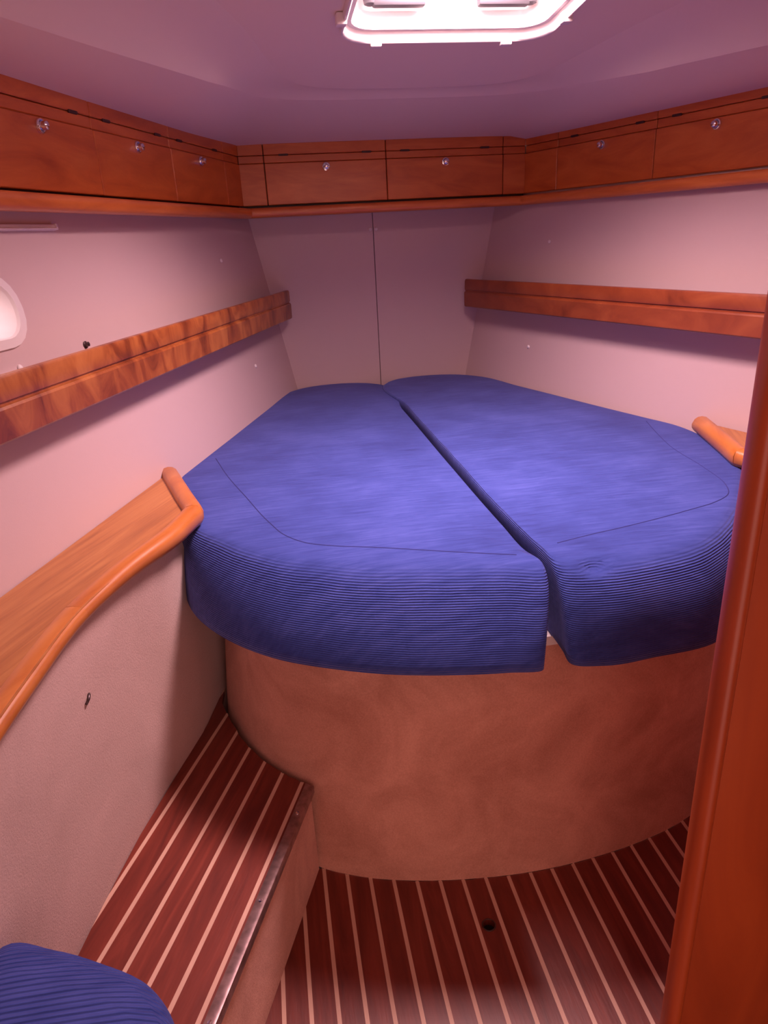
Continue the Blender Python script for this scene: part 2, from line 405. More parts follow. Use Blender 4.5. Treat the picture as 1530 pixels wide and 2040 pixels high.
# ------------------------------------------------------------------ ceiling with the raised coachroof and the hatch
def zc(y): return 1.84 - 0.09 * (y - 1.9)
inner_l = [(-0.30, -0.4), (-0.22, 0.4), (-0.13, 1.2), (-0.085, 1.5), (-0.034, 1.728), (0.012, 1.86), (0.067, 2.072), (0.108, 2.213), (0.15, 2.285), (0.205, 2.327), (0.30, 2.348), (0.40, 2.354), (0.49, 2.356)]
ridge_l = [(-0.68, -0.4), (-0.64, 0.4), (-0.50, 1.2), (-0.375, 1.45), (-0.23, 1.72), (-0.15, 1.86), (-0.06, 2.03), (-0.005, 2.19), (0.054, 2.37), (0.125, 2.435), (0.225, 2.46), (0.36, 2.466), (0.49, 2.467)]
outer_l = [(hullx(-0.4, 1.74), -0.4), (hullx(0.4, 1.74), 0.4), (hullx(1.2, 1.74), 1.2), (hullx(1.6, 1.74), 1.6), (hullx(2.1, 1.74), 2.1), (hullx(2.5, 1.74), 2.5), (hullx(2.8, 1.74), 2.8), (hullx(3.0, 1.74), 3.0), (hullx(3.2, 1.74), 3.2), (0.05, 3.2), (0.18, 3.2), (0.33, 3.2), (0.49, 3.2)]
def both(l): return [tuple(p) for p in l] + [mir(p) for p in l[-2::-1]]
IN, RI, OU = both(inner_l), both(ridge_l), both(outer_l)
def smooth_line(l): return [tuple(p) for p in catmull([(a, b, 0) for a, b in l], 4, closed=False)]
IN, RI = [p[:2] for p in smooth_line(IN)], [p[:2] for p in smooth_line(RI)]
OUd = []
for i in range(len(OU) - 1):
    for j in range(4): t = j / 4; OUd.append((OU[i][0] * (1 - t) + OU[i + 1][0] * t, OU[i][1] * (1 - t) + OU[i + 1][1] * t))
OUd.append(OU[-1]); OU = OUd
def zr(y): return 1.76 + 0.03 * min(1, max(0, (y - 2.0) / 0.42))
rows = []
nI = len(IN)
rows.append([(x, y, zc(y)) for x, y in IN])
for t in (0.12, 0.35, 0.6, 0.82, 0.94):
    zt = [0, 0, 0]
    rows.append([(a[0] * (1 - t) + r[0] * t, a[1] * (1 - t) + r[1] * t, zc(a[1]) * (1 - t) + zr(r[1]) * t + 0.010 * math.sin(math.pi * t)) for a, r in zip(IN, RI)])
rows.append([(x, y, zr(y)) for x, y in RI])
for t in (0.04, 0.12, 0.4, 0.7, 0.9):
    rows.append([(r[0] * (1 - t) + o[0] * t, r[1] * (1 - t) + o[1] * t, zr(r[1]) * (1 - t) + 1.716 * t ) for r, o in zip(RI, OU)])
rows.append([(x, y, 1.716) for x, y in OU])
v = [p for r in rows for p in r]; f = []
for a in range(len(rows) - 1):
    for i in range(nI - 1): f.append([a * nI + i, a * nI + i + 1, (a + 1) * nI + i + 1, (a + 1) * nI + i])
ceiling = mesh_obj('ceiling', v, f, M['ceil']); auto(ceiling, 11)
tag(ceiling, 'pale moulded headliner with raised centre panel round the deck hatch', 'ceiling', kind='structure')
HX0, HX1, HY0, HY1 = 0.232, 0.750, 1.42, 1.935
hx, hy = (HX0 + HX1) / 2, (HY0 + HY1) / 2; hw, hl = HX1 - HX0, HY1 - HY0
def hz_(a, b, d): return (hx + a, hy + b, zc(hy + b) + d)
hole = [hz_(a, b, 0) for a, b in rrect(hw - 0.02, hl - 0.02, 0.07)]
fill([[(x, y, zc(y)) for x, y in IN], hole], M['ceil'], 'centre_panel', ceiling)
shared('screw_cap', 'cap', cap, M['white'], ceiling, (0.012, 1.98, zc(1.98)), (0, 0, -1))
shared('screw_cap', 'cap', cap, M['white'], ceiling, (0.955, 1.98, zc(1.98)), (0, 0, -1))
# deck skin above, so that daylight comes only through the hatch
mesh_obj('deck_skin', *prism([(-1.4, -0.4), (2.4, -0.4), (2.4, 1.40), (-1.4, 1.40)], 2.035, 2.045), M['white'], ceiling)
mesh_obj('deck_skin', *prism([(-1.4, 1.96), (2.4, 1.96), (2.4, 3.3), (-1.4, 3.3)], 2.035, 2.045), M['white'], ceiling)

win2 = empty('window_2', (hx, hy, zc(hy))); tag(win2, 'white framed deck hatch in the ceiling with grey handles', 'window', kind='structure')
def hring(name, specs, mat):
    v, f = [], []; n = 24
    for (dw, r_, d_) in specs: v += [hz_(a, b, d_) for a, b in rrect(hw - 2 * dw, hl - 2 * dw, r_)]
    for k in range(len(specs) - 1):
        for i in range(n): f.append([k * n + i, k * n + (i + 1) % n, (k + 1) * n + (i + 1) % n, (k + 1) * n + i])
    return auto(mesh_obj(name, v, f, mat, win2), 50)
hring('frame', [(0.0, 0.075, 0.0), (-0.001, 0.076, -0.012), (0.002, 0.074, -0.017), (0.006, 0.071, -0.0175), (0.010, 0.069, -0.013), (0.014, 0.066, 0.000), (0.016, 0.064, 0.004), (0.026, 0.058, 0.005)], M['white'])
hring('liner', [(0.026, 0.058, 0.004), (0.027, 0.057, 0.040), (0.014, 0.064, 0.043), (0.014, 0.064, 0.085), (0.034, 0.052, 0.09), (0.034, 0.052, 0.10)], M['white'])
hring('lid_frame', [(0.034, 0.052, 0.098), (0.060, 0.04, 0.098), (0.060, 0.04, 0.125), (0.030, 0.05, 0.125)], M['grey'])
pv = [hz_(a, b, 0.112) for a, b in rrect(hw - 0.12, hl - 0.12, 0.04)]; pv2 = [hz_(a, b, 0.122) for a, b in rrect(hw - 0.12, hl - 0.12, 0.04)]
n = len(pv); mesh_obj('pane', pv + pv2, [list(range(n)), list(range(n, 2 * n))] + [[i, (i + 1) % n, n + (i + 1) % n, n + i] for i in range(n)], M['pane'], win2)
for (cx_, cy_, ax) in ((0.325, HY1 + .002, 0), (0.648, HY1 + .002, 0), (HX1 - .004, 1.80, 1), (HX0 - .004, 1.80, 1), (HX0 - .004, 1.52, 1), (HX1 + .004, 1.52, 1)):
    ex, ey = (X, Y) if ax == 0 else (Y, X)
    o = mesh_obj('clip', *obox((cx_, cy_, zc(cy_)), ex, ey, Z, (-0.014, 0.014), (-0.012, 0.012), (-0.024, 0.0), 0.004), M['white'], win2); auto(o)
for cx_, sg in ((0.375, -1), (0.625, 1)):         # lever handles at the forward end of the lid
    yb = HY1 - 0.048
    hd = mesh_obj('handle', *obox((cx_, yb, zc(yb) + 0.050), X, Y, Z, (-0.062, 0.062), (-0.014, 0.014), (-0.010, 0.012), 0.006), M['grey'], win2); auto(hd)
    kb = lathe([(0.016, 0), (0.017, 0.006), (0.015, 0.016), (0.008, 0.019)], 16)
    shared('pivot', 'pivot', kb, M['grey'], hd, (cx_ + sg * 0.066, yb, zc(yb) + 0.062), (0, 0, -1))
    mesh_obj('bracket', *obox((cx_ + sg * 0.066, yb, zc(yb)), X, Y, Z, (-0.012, 0.012), (-0.012, 0.012), (0.06, 0.106), 0.003), M['grey'], hd)

# ------------------------------------------------------------------ berth base plan
base_half = [(-0.200, 1.85), (-0.222, 1.70), (-0.230, 1.622), (-0.207, 1.545), (-0.178, 1.468), (-0.151, 1.413), (-0.115, 1.357), (-0.075, 1.309), (-0.012, 1.254), (0.056, 1.218), (0.130, 1.190), (0.203, 1.171), (0.275, 1.157), (0.343, 1.148), (0.42, 1.141), (0.49, 1.139)]
base_line = base_half + [mir(p) for p in base_half[-2::-1]]
def inside_base(x, y):
    P = base_line + [(1.23, 3.0), (-0.25, 3.0)]; c = False
    for i in range(len(P)):
        (xa, ya), (xb, yb) = P[i], P[i - 1]
        if (ya > y) != (yb > y) and x < (xb - xa) * (y - ya) / (yb - ya) + xa: c = not c
    return c

# ------------------------------------------------------------------ floor: planks and pale inlay strips
fl = mesh_obj('floor', *box((-0.75, 1.75), (-0.4, 1.5), (-0.05, -0.016)), M['dark'])
tag(fl, 'dark red boat sole with pale inlaid strips', 'floor', kind='structure')
GS = 0.393
def riser_y(x): return 1.254 + (x + 0.012) / GS
def front_y(x):
    y = 0.9
    if inside_base(x, y): return y
    while y < 1.8 and not inside_base(x, y + 0.002): y += 0.002
    return min(y, riser_y(x) + 0.03 if x < -0.012 else 9)
def strip_plan(xa, xb, y0=-0.38):
    ns = 3; top = []
    for i in range(ns + 1):
        x = xa + (xb - xa) * i / ns; top.append((x, front_y(x)))
    if top[0][1] <= y0 + 0.02: return None
    return [(xa, y0), (xb, y0)] + top[::-1]
PX = 0.0526; SW = 0.0042
HOLE = (0.333, 1.03, 0.0125)
for k in range(-9, 24):
    xs = -0.059 + PX * k
    if xs > 1.2: break
    pl = strip_plan(xs - SW, xs + SW)
    if pl: mesh_obj('inlay_strip', *prism(pl, -0.016, 0.0003), M['inlay'], fl)
    xa, xb = xs + SW, xs + PX - SW
    pl = strip_plan(xa, xb)
    if not pl: continue
    if xa < HOLE[0] < xb:
        q = 16; hxx, hyy, hr = HOLE
        cpt = [(hxx + hr * math.cos(2 * math.pi * (i + .5) / q), hyy + hr * math.sin(2 * math.pi * (i + .5) / q)) for i in range(q)]
        bm = bmesh.new(); ed = []
        for L in (pl, cpt):
            vs = [bm.verts.new((a, b_, 0)) for a, b_ in L]; ed += [bm.edges.new((vs[i], vs[(i + 1) % len(vs)])) for i in range(len(vs))]
        bmesh.ops.triangle_fill(bm, use_beauty=True, edges=ed)
        vv, ff = bmesh_geo(bm); nn = len(vv)
        vv += [(hxx + hr * math.cos(2 * math.pi * (i + .5) / q), hyy + hr * math.sin(2 * math.pi * (i + .5) / q), -0.016) for i in range(q)]
        off = len(pl)
        ff += [[off + i, off + (i + 1) % q, nn + (i + 1) % q, nn + i] for i in range(q)]
        pk = mesh_obj('plank', vv, ff, M['plank'], fl)
        rg = [(hxx + (hr + .0015) * math.cos(2 * math.pi * i / 24), hyy + (hr + .0015) * math.sin(2 * math.pi * i / 24), 0.0002) for i in range(24)]
        rn = mesh_obj('finger_hole_ring', *sweep(rg, circ(0.0016, 6), True), M['hinge'], pk, True)
        mesh_obj('hole_bottom', *prism([(hxx + hr * 1.1 * math.cos(2 * math.pi * i / 16), hyy + hr * 1.1 * math.sin(2 * math.pi * i / 16)) for i in range(16)], -0.018, -0.0155), M['dark'], pk)
    else:
        mesh_obj('plank', *prism(pl, -0.016, 0.0), M['plank'], fl)

# ------------------------------------------------------------------ carpeted lower side on the left (and right)
car_bot = [(-0.138, 1.92), (-0.233, 1.625), (-0.452, 0.94), (-0.55, 0.60), (-0.75, -0.1), (-0.83, -0.4)]
car_top = [(-0.200, 1.92), (-0.258, 1.64), (-0.268, 1.50), (-0.345, 1.336), (-0.402, 1.174), (-0.432, 0.984), (-0.445, 0.844), (-0.46, 0.60), (-0.52, -0.1), (-0.58, -0.4)]
def resample(l, n):
    d = [0]
    for a, b in zip(l, l[1:]): d.append(d[-1] + math.hypot(b[0] - a[0], b[1] - a[1]))
    out = []
    for i in range(n):
        t = d[-1] * i / (n - 1); j = max(k for k in range(len(d)) if d[k] <= t + 1e-9); j = min(j, len(l) - 2)
        u = (t - d[j]) / (d[j + 1] - d[j]); out.append((l[j][0] + (l[j + 1][0] - l[j][0]) * u, l[j][1] + (l[j + 1][1] - l[j][1]) * u))
    return out
def yx(l, y):
    for a, b in zip(l, l[1:]):
        if b[1] <= y <= a[1]: u = (a[1] - y) / (a[1] - b[1]); return a[0] + (b[0] - a[0]) * u
    return l[0][0] + (y - l[0][1]) * 0.33
ys = [1.90, 1.78, 1.70, 1.64, 1.58, 1.5, 1.42, 1.336, 1.25, 1.174, 1.08, 0.984, 0.9, 0.844, 0.7, 0.6, 0.3, -0.1, -0.4]
ct = catmull([(a, b, 0) for a, b in car_top], 6, closed=False); ct = [(p.x, p.y) for p in ct]
v = []; f = []; nz = 6
for y in ys:
    a, b = yx(car_bot, y), yx(ct, y)
    for k in range(nz + 1): t = k / nz; zt_ = 0.79 if y < 1.6 else 0.59; tt = t * (zt_ + 0.016) / 0.806; v.append((a + (b - a) * tt, y, -0.016 + (zt_ + 0.016) * t))
for i in range(len(ys) - 1):
    for k in range(nz): q = i * (nz + 1) + k; f.append([q, q + 1, q + nz + 2, q + nz + 1])
cl = mesh_obj('carpet_lining', v, f, M['carpet'], wall_left, True)
cr = mesh_obj('carpet_lining', [mir(p) for p in v], f, M['carpet'], wall_right, True)
def car_x(y, z): a, b = yx(car_bot, y), yx(ct, y); return a + (b - a) * (z + .016) / .806
# small torn tuft in the carpet
tx, ty, tz = car_x(1.151, 0.63), 1.151, 0.63
tv, tf = sweep([(tx + .001, ty - .012, tz - .004), (tx + .004, ty - .003, tz), (tx + .004, ty + .004, tz + .005), (tx + .001, ty + .012, tz + .003)], circ(0.0028, 6))
mesh_obj('torn_tuft', tv, tf, M['stud'], cl, True)

# ------------------------------------------------------------------ berth base
bb = empty('berth_base', (CX, 1.9, 0.0)); tag(bb, 'curved suede covered berth base under the two blue mattresses', 'berth')
fp = catmull([(x, y, 0) for x, y in base_line], 4, closed=False)
v, f = [], []; nz = 8
for p in fp:
    nrm = (Vector((CX, 2.0, 0)) - p); nrm.z = 0; nrm.normalize()
    for k in range(nz + 1):
        t = k / nz; q = p + nrm * 0.055 * t ** 1.5; v.append((q.x, q.y, 0.0005 + 0.5795 * t))
for i in range(len(fp) - 1):
    for k in range(nz): q = i * (nz + 1) + k; f.append([q, q + 1, q + nz + 2, q + nz + 1])
mesh_obj('front_panel', v, f, M['suede'], bb, True)
tp = []
for p in fp:
    nrm = (Vector((CX, 2.0, 0)) - p); nrm.z = 0; nrm.normalize(); q = p + nrm * 0.053; tp.append((q.x, q.y))
tp += [(mir((hullx(y, .6) + .03,))[0], y) for y in (1.9, 3.18)] + [(hullx(y, .6) + .03, y) for y in (3.18, 1.9)]
auto(mesh_obj('top_board', *prism(tp, 0.578, 0.600, 0.003), M['white_board'], bb))

# ------------------------------------------------------------------ mattresses
def cushion(name, label, crest, mid, bot, zs, tx=None):
    zb, zm, zt = zs
    cx_ = sum(p[0] for p in crest) / len(crest); cy_ = sum(p[1] for p in crest) / len(crest)
    root = empty(name, (cx_, cy_, zb)); tag(root, label, 'mattress', 'berth mattresses')
    T, Mi, B = (catmull([(a, b, 0) for a, b in l], 7) for l in (crest, mid, bot))
    n = len(T); rings = []
    def toward(p, t):
        y = min(max(p.y, 1.75), 2.75); wx = cx_ + (0.16 if cx_ > CX else -0.16) * (2.2 - y) * -0.0
        c = Vector((cx_, y, 0)); return p + (c - p) * t
    rings.append([(*toward(p, 0.5).xy, zb) for p in B])
    rings.append([(*toward(p, 0.03).xy, zb) for p in B])
    for k in range(0, 19):
        t = k / 18; c0, c1, c2, c3 = (1 - t) ** 3, 3 * t * (1 - t) ** 2, 3 * t * t * (1 - t), t ** 3; r = []
        for a, q, c in zip(B, Mi, T):
            p1 = a + (q - a) * 0.35; p2 = q + (c - q) * 0.05
            p = a * c0 + p1 * c1 + p2 * c2 + c * c3
            r.append((p.x, p.y, (zb + .003) * c0 + (zb + 0.10) * c1 + (zt + 0.002) * c2 + zt * c3))
        rings.append(r)
    for t in (0.08, 0.18, 0.32, 0.5, 0.7, 0.9):
        rings.append([(*toward(p, t).xy, zt + 0.006 * (1 - (1 - min(1, t * 1.6)) ** 2)) for p in T])
    v = [p for r in rings for p in r]; f = []
    for a in range(len(rings) - 1):
        for i in range(n): f.append([a * n + i, a * n + (i + 1) % n, (a + 1) * n + (i + 1) % n, (a + 1) * n + i])
    f.append(list(range(n))[::-1]); f.append(list(range((len(rings) - 1) * n, len(rings) * n)))
    if tx: v = [tx(p) for p in v]
    body = mesh_obj('cover', v, f, M['cord'], root, True)
    return root, body
Lc = [(0.490, 1.220), (0.40, 1.243), (0.28, 1.272), (0.16, 1.306), (0.06, 1.35), (-0.03, 1.40), (-0.13, 1.50), (-0.215, 1.61), (-0.262, 1.73), (-0.292, 1.88), (-0.288, 2.02), (-0.245, 2.15), (-0.190, 2.31), (-0.035, 2.78), (0.075, 3.10), (0.135, 3.155), (0.41, 3.150), (0.462, 3.10), (0.473, 2.6), (0.473, 1.9), (0.476, 1.40), (0.478, 1.27)]
Lm = [(0.506, 1.163), (0.41, 1.195), (0.285, 1.220), (0.152, 1.255), (0.05, 1.298), (-0.04, 1.350), (-0.155, 1.468), (-0.245, 1.60), (-0.282, 1.73), (-0.306, 1.88), (-0.300, 2.03), (-0.262, 2.15), (-0.207, 2.31), (-0.052, 2.79), (0.068, 3.13), (0.13, 3.178), (0.42, 3.178), (0.476, 3.12), (0.483, 2.6), (0.483, 1.9), (0.487, 1.38), (0.499, 1.22)]
Lb = [(0.454, 1.078), (0.385, 1.083), (0.290, 1.098), (0.150, 1.135), (0.05, 1.178), (-0.05, 1.235), (-0.155, 1.335), (-0.240, 1.475), (-0.276, 1.62), (-0.285, 1.84), (-0.262, 2.03), (-0.225, 2.15), (-0.170, 2.31), (-0.015, 2.79), (0.095, 3.12), (0.14, 3.165), (0.42, 3.165), (0.462, 3.12), (0.460, 2.6), (0.456, 1.9), (0.448, 1.30), (0.450, 1.13)]
mL, mLb = cushion('mattress', 'blue corduroy mattress nearest the wide wooden side shelf, left half of berth', Lc, Lm, Lb, (0.601, 0.735, 0.770))
Rc = [(0.520, 1.232), (0.60, 1.205), (0.72, 1.205), (0.82, 1.235), (0.92, 1.295), (1.01, 1.385), (1.11, 1.50), (1.195, 1.61), (1.242, 1.73), (1.272, 1.88), (1.268, 2.02), (1.225, 2.15), (1.170, 2.31), (1.015, 2.78), (0.905, 3.08), (0.845, 3.14), (0.57, 3.150), (0.515, 3.09), (0.503, 2.6), (0.504, 1.9), (0.508, 1.40), (0.512, 1.28)]
Rm = [(0.512, 1.155), (0.585, 1.118), (0.70, 1.124), (0.81, 1.150), (0.92, 1.215), (1.03, 1.32), (1.135, 1.46), (1.225, 1.60), (1.262, 1.73), (1.286, 1.88), (1.280, 2.03), (1.242, 2.15), (1.187, 2.31), (1.032, 2.79), (0.912, 3.12), (0.85, 3.172), (0.56, 3.178), (0.496, 3.12), (0.487, 2.6), (0.487, 1.9), (0.492, 1.34), (0.506, 1.20)]
Rb = [(0.512, 1.082), (0.57, 1.062), (0.68, 1.066), (0.81, 1.082), (0.92, 1.15), (1.03, 1.24), (1.135, 1.345), (1.22, 1.475), (1.256, 1.62), (1.265, 1.84), (1.242, 2.03), (1.205, 2.15), (1.150, 2.31), (0.995, 2.79), (0.885, 3.12), (0.84, 3.165), (0.56, 3.165), (0.512, 3.12), (0.505, 2.6), (0.505, 1.9), (0.516, 1.30), (0.514, 1.13)]
def pucker(p):
    x, y, z = p
    if z > 0.70:
        d = ((x - 0.585) ** 2 + ((y - 1.165) * 1.3) ** 2) / 0.022 ** 2
        z -= 0.012 * math.exp(-d)
        r = max(0, 1 - abs(x - 0.50) / 0.10); z += 0.004 * r
    return (x, y, z)
mR, mRb = cushion('mattress', 'blue corduroy mattress nearest the door post, right half of berth', Rc, Rm, Rb, (0.601, 0.728, 0.776), pucker)
from mathutils.bvhtree import BVHTree
def stitch(body, pts):
    o = world_loc(body); t = BVHTree.FromPolygons([v.co + o for v in body.data.vertices], [list(p.vertices) for p in body.data.polygons])
    path = []
    for p in catmull([(a, b, 0) for a, b in pts], 6, closed=False):
        hit = t.ray_cast(Vector((p.x, p.y, 1.2)), Vector((0, 0, -1)))[0]; path.append((p.x, p.y, hit.z + 0.0002))
    mesh_obj('stitched_seam', *sweep(path, [(0.0014, 0), (0, 0.0011), (-0.0014, 0), (0, -0.0011)]), M['thread'], body)
stitch(mLb, [(-0.205, 2.155), (-0.158, 1.946), (-0.105, 1.76), (-0.045, 1.56), (-0.01, 1.475), (0.032, 1.425), (0.09, 1.392), (0.17, 1.362), (0.329, 1.296), (0.455, 1.246)])
stitch(mRb, [(1.205, 2.095), (1.16, 1.95), (1.118, 1.78), (1.103, 1.60), (1.085, 1.49), (1.05, 1.425), (0.99, 1.385), (0.90, 1.352), (0.709, 1.300), (0.62, 1.282), (0.55, 1.262)])

# ------------------------------------------------------------------ step on the left
st = empty('cabin_step', (-0.25, 1.1, 0.0)); tag(st, 'raised step with dark red planks, pale strips and metal nosing', 'step')
D = Vector((-GS, -1, 0)).normalized(); NN = Vector((-D.y, D.x, 0))    # NN points to the right (towards the floor)
def sp(c, t): p = NN * c - D * t; return p.x, p.y
def step_end(c):
    t = 0.6
    while t < 2.0:
        x, y = sp(c, t + .003)
        if inside_base(x, y) or x < car_x(min(y, 1.89), 0.25) + 0.002: break
        t += 0.003
    return t
def step_back(c):
    t = 0.6
    while t > -0.6:
        x, y = sp(c, t)
        if y < -0.3: break
        t -= 0.01
    return t
def bound(c):
    """range of t along a plank line that lies right of the carpet and before the berth"""
    ts = []
    t = -0.35
    while t < 1.9:
        x, y = sp(c, t)
        if y > -0.2 and x > car_x(min(y, 1.89), 0.25) + 0.001 and not inside_base(x, y): ts.append(t)
        t += 0.004
    return (min(ts), max(ts)) if ts else None
C0 = -0.4657
def step_piece(name, ca, cb, z0, z1, mat, bev=0):
    top, botm = [], []
    for i in range(4):
        c = ca + (cb - ca) * i / 3; b = bound(c)
        if b: top.append(sp(c, b[1])); botm.append(sp(c, b[0]))
    if len(top) < 2: return None
    o = mesh_obj(name, *prism(botm + top[::-1], z0, z1, bev), mat, st)
    if bev: auto(o)
    return o
cs = [-0.4959 - 0.0546 * k for k in range(12)]
edges = []
prev = C0 - 0.0215
for c in cs:
    step_piece('plank', prev, c + SW, 0.236, 0.250, M['step_plank'])
    step_piece('inlay_strip', c + SW, c - SW, 0.236, 0.2503, M['inlay'])
    prev = c - SW
nos = step_piece('metal_nosing', C0, C0 - 0.0215, 0.232, 0.2535, M['alu'], 0.003)
b0 = bound(C0 - 0.008); p0, p1 = sp(C0 - 0.008, b0[0]), sp(C0 - 0.008, b0[1] - 0.004)
rz_ = obox((p0[0], p0[1], 0), (Vector((*p1, 0)) - Vector((*p0, 0))).normalized(), NN, Z, (0, (Vector(p1) - Vector(p0)).length), (-0.02, 0.0), (0.0005, 0.235), 0)
mesh_obj('riser', *rz_, M['suede'], st)
sc = lathe([(0.0042, 0), (0.0038, 0.0012), (0.0015, 0.0008)], 12)
q0 = Vector(sp(C0 - 0.0105, b0[1] - 0.08))
for tt in (0.085, 0.30, 0.52):
    q = sp(C0 - 0.0105, b0[1] - tt); shared('screw', 'nscrew', sc, M['chrome'], nos, (q[0], q[1], 0.2535), (0, 0, 1))

# ------------------------------------------------------------------ side shelves with fiddles
def side_shelf(mirror, label):
    mm = mir if mirror else (lambda p: tuple(p))
    root = empty('side_shelf', mm((-0.40, 1.3, 0.79))); tag(root, label, 'shelf', 'side shelves')
    outer = [(-0.214, 1.578), (-0.243, 1.492), (-0.322, 1.336), (-0.380, 1.174), (-0.409, 0.984), (-0.424, 0.844), (-0.435, 0.65), (-0.47, 0.2), (-0.52, -0.35)]
    oc = [(p.x, p.y) for p in catmull([(a, b, 0) for a, b in outer], 5, closed=False)]
    poly = [(-0.222, 1.64), (-0.312, 1.925)] + [(hullx(y, .80) + .002, y) for y in (1.92, 1.5, 1.0, 0.5, 0.0, -0.35)] + oc[::-1]
    poly = [p for i, p in enumerate(poly) if i == 0 or (abs(p[0] - poly[i - 1][0]) + abs(p[1] - poly[i - 1][1])) > 1e-4]
    v, f = prism_fill(poly, 0.789, 0.806)
    mesh_obj('board', [mm(p) for p in v], f, M['teak'], root)
    # outer fiddle, a rounded rail that melts into the board further aft; made of two jointed lengths
    def rail(path, hs, name):
        v, f = [], []; k = 12; P = [Vector((*p, 0)) for p in path]
        for i, p in enumerate(P):
            a, c = P[max(i - 1, 0)], P[min(i + 1, len(P) - 1)]; t = (c - a).normalized(); s = Vector((-t.y, t.x, 0))
            if s.x > 0: s = -s          # s points to the hull
            hh = hs(i / (len(P) - 1))
            prof = [(0.0, -0.006), (-0.006, 0.004), (-0.007, 0.018), (-0.003, 0.028), (0.006, 0.034), (0.018, 0.036), (0.030, 0.034), (0.037, 0.028), (0.040, 0.018), (0.040, 0.004), (0.034, -0.006), (0.015, -0.009)]
            for x_, z_ in prof:
                q = p + s * x_; v.append(mm((q.x, q.y, 0.784 + z_ * hh if z_ > 0 else 0.784 + z_)))
        for i in range(len(P) - 1):
            for q in range(k): f.append([i * k + q, i * k + (q + 1) % k, (i + 1) * k + (q + 1) % k, (i + 1) * k + q])
        f += [list(range(k)), list(range((len(P) - 1) * k, len(P) * k))]
        return auto(mesh_obj(name, v, f, M['teak_rail'], root), 60)
    jt = next(i for i, p in enumerate(oc) if p[1] < 1.20)
    ep = [(-0.303, 1.948), (-0.300, 1.938), (-0.270, 1.832), (-0.236, 1.712), (-0.212, 1.632), (-0.2065, 1.612), (-0.2060, 1.600), (-0.2100, 1.586)]
    cor = 6
    full = ep + oc[1:]
    rail(full[:cor + 1], lambda t: 0.8 if t < 0.01 else 1.15, 'end_fiddle')
    jt2 = jt + len(ep) - 1
    rail(full[cor:jt2 + 1], lambda t: 1.15 - 0.47 * min(1, t * 1.1), 'fiddle')
    rail(full[jt2:], lambda t: 0.68, 'fiddle')
side_shelf(False, 'long wooden side shelf with rounded fiddle along the left hull, above the step')
side_shelf(True, 'wooden side shelf end peeking out behind the door post at right')

# ------------------------------------------------------------------ grab boards on the hull sides
def grab(mirror, label):
    mm = mir if mirror else (lambda p: tuple(p))
    far = Vector((0.098, 3.135, 0)); near = far + Vector((-K, -1, 0)) * 2.6
    ax = (near - far).normalized(); sd = Vector((-ax.y, ax.x, 0)); sd = sd if sd.x > 0 else -sd
    root = empty('grab_board', mm(tuple((far + near) / 2 + Z * 1.08))); tag(root, label, 'grab board', 'grab boards')
    prof = [(-0.010, 1.081), (-0.003, 1.078), (0.006, 1.079), (0.010, 1.083), (0.011, 1.138), (0.008, 1.143), (0.003, 1.1445), (0.003, 1.1495), (0.007, 1.151), (0.008, 1.155), (0.007, 1.190), (0.004, 1.195), (-0.006, 1.196), (-0.010, 1.192), (-0.010, 1.15), (-0.006, 1.147), (-0.010, 1.143)]
    v, f = [], []; k = len(prof); L = (near - far).length
    st_ = [(0, 0.90, -0.0035), (0.003, 1.0, 0), (0.3, 1, 0), (0.8, 1, 0), (1.4, 1, 0), (2.0, 1, 0), (L, 1, 0)]
    for t, s_, _ in st_:
        for a, z in prof:
            q = far + ax * t + sd * (a * s_) + Z * (1.1375 + (z - 1.1375) * (0.95 if s_ < 1 else 1)); v.append(mm(tuple(q)))
    for i in range(len(st_) - 1):
        for q in range(k): f.append([i * k + q, i * k + (q + 1) % k, (i + 1) * k + (q + 1) % k, (i + 1) * k + q])
    f += [list(range(k)), list(range((len(st_) - 1) * k, len(st_) * k))]
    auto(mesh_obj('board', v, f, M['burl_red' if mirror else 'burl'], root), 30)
    for t in (0.25, 1.0, 1.75):
        p = far + ax * t; g = (p.x - hullx(p.y, 1.12) + (0.018 if mirror else 0)) * 0.95 + .004
        v, f = obox((p.x, p.y, 0), ax, -sd, Z, (-0.02, 0.02), (0.008, g), (1.10, 1.14), 0.003)
        mesh_obj('spacer', [mm(q) for q in v], f, M['burl'], root)
grab(False, 'figured wood grab board with long groove on the left hull side')
grab(True, 'reddish wood grab board with long groove on the right hull side')

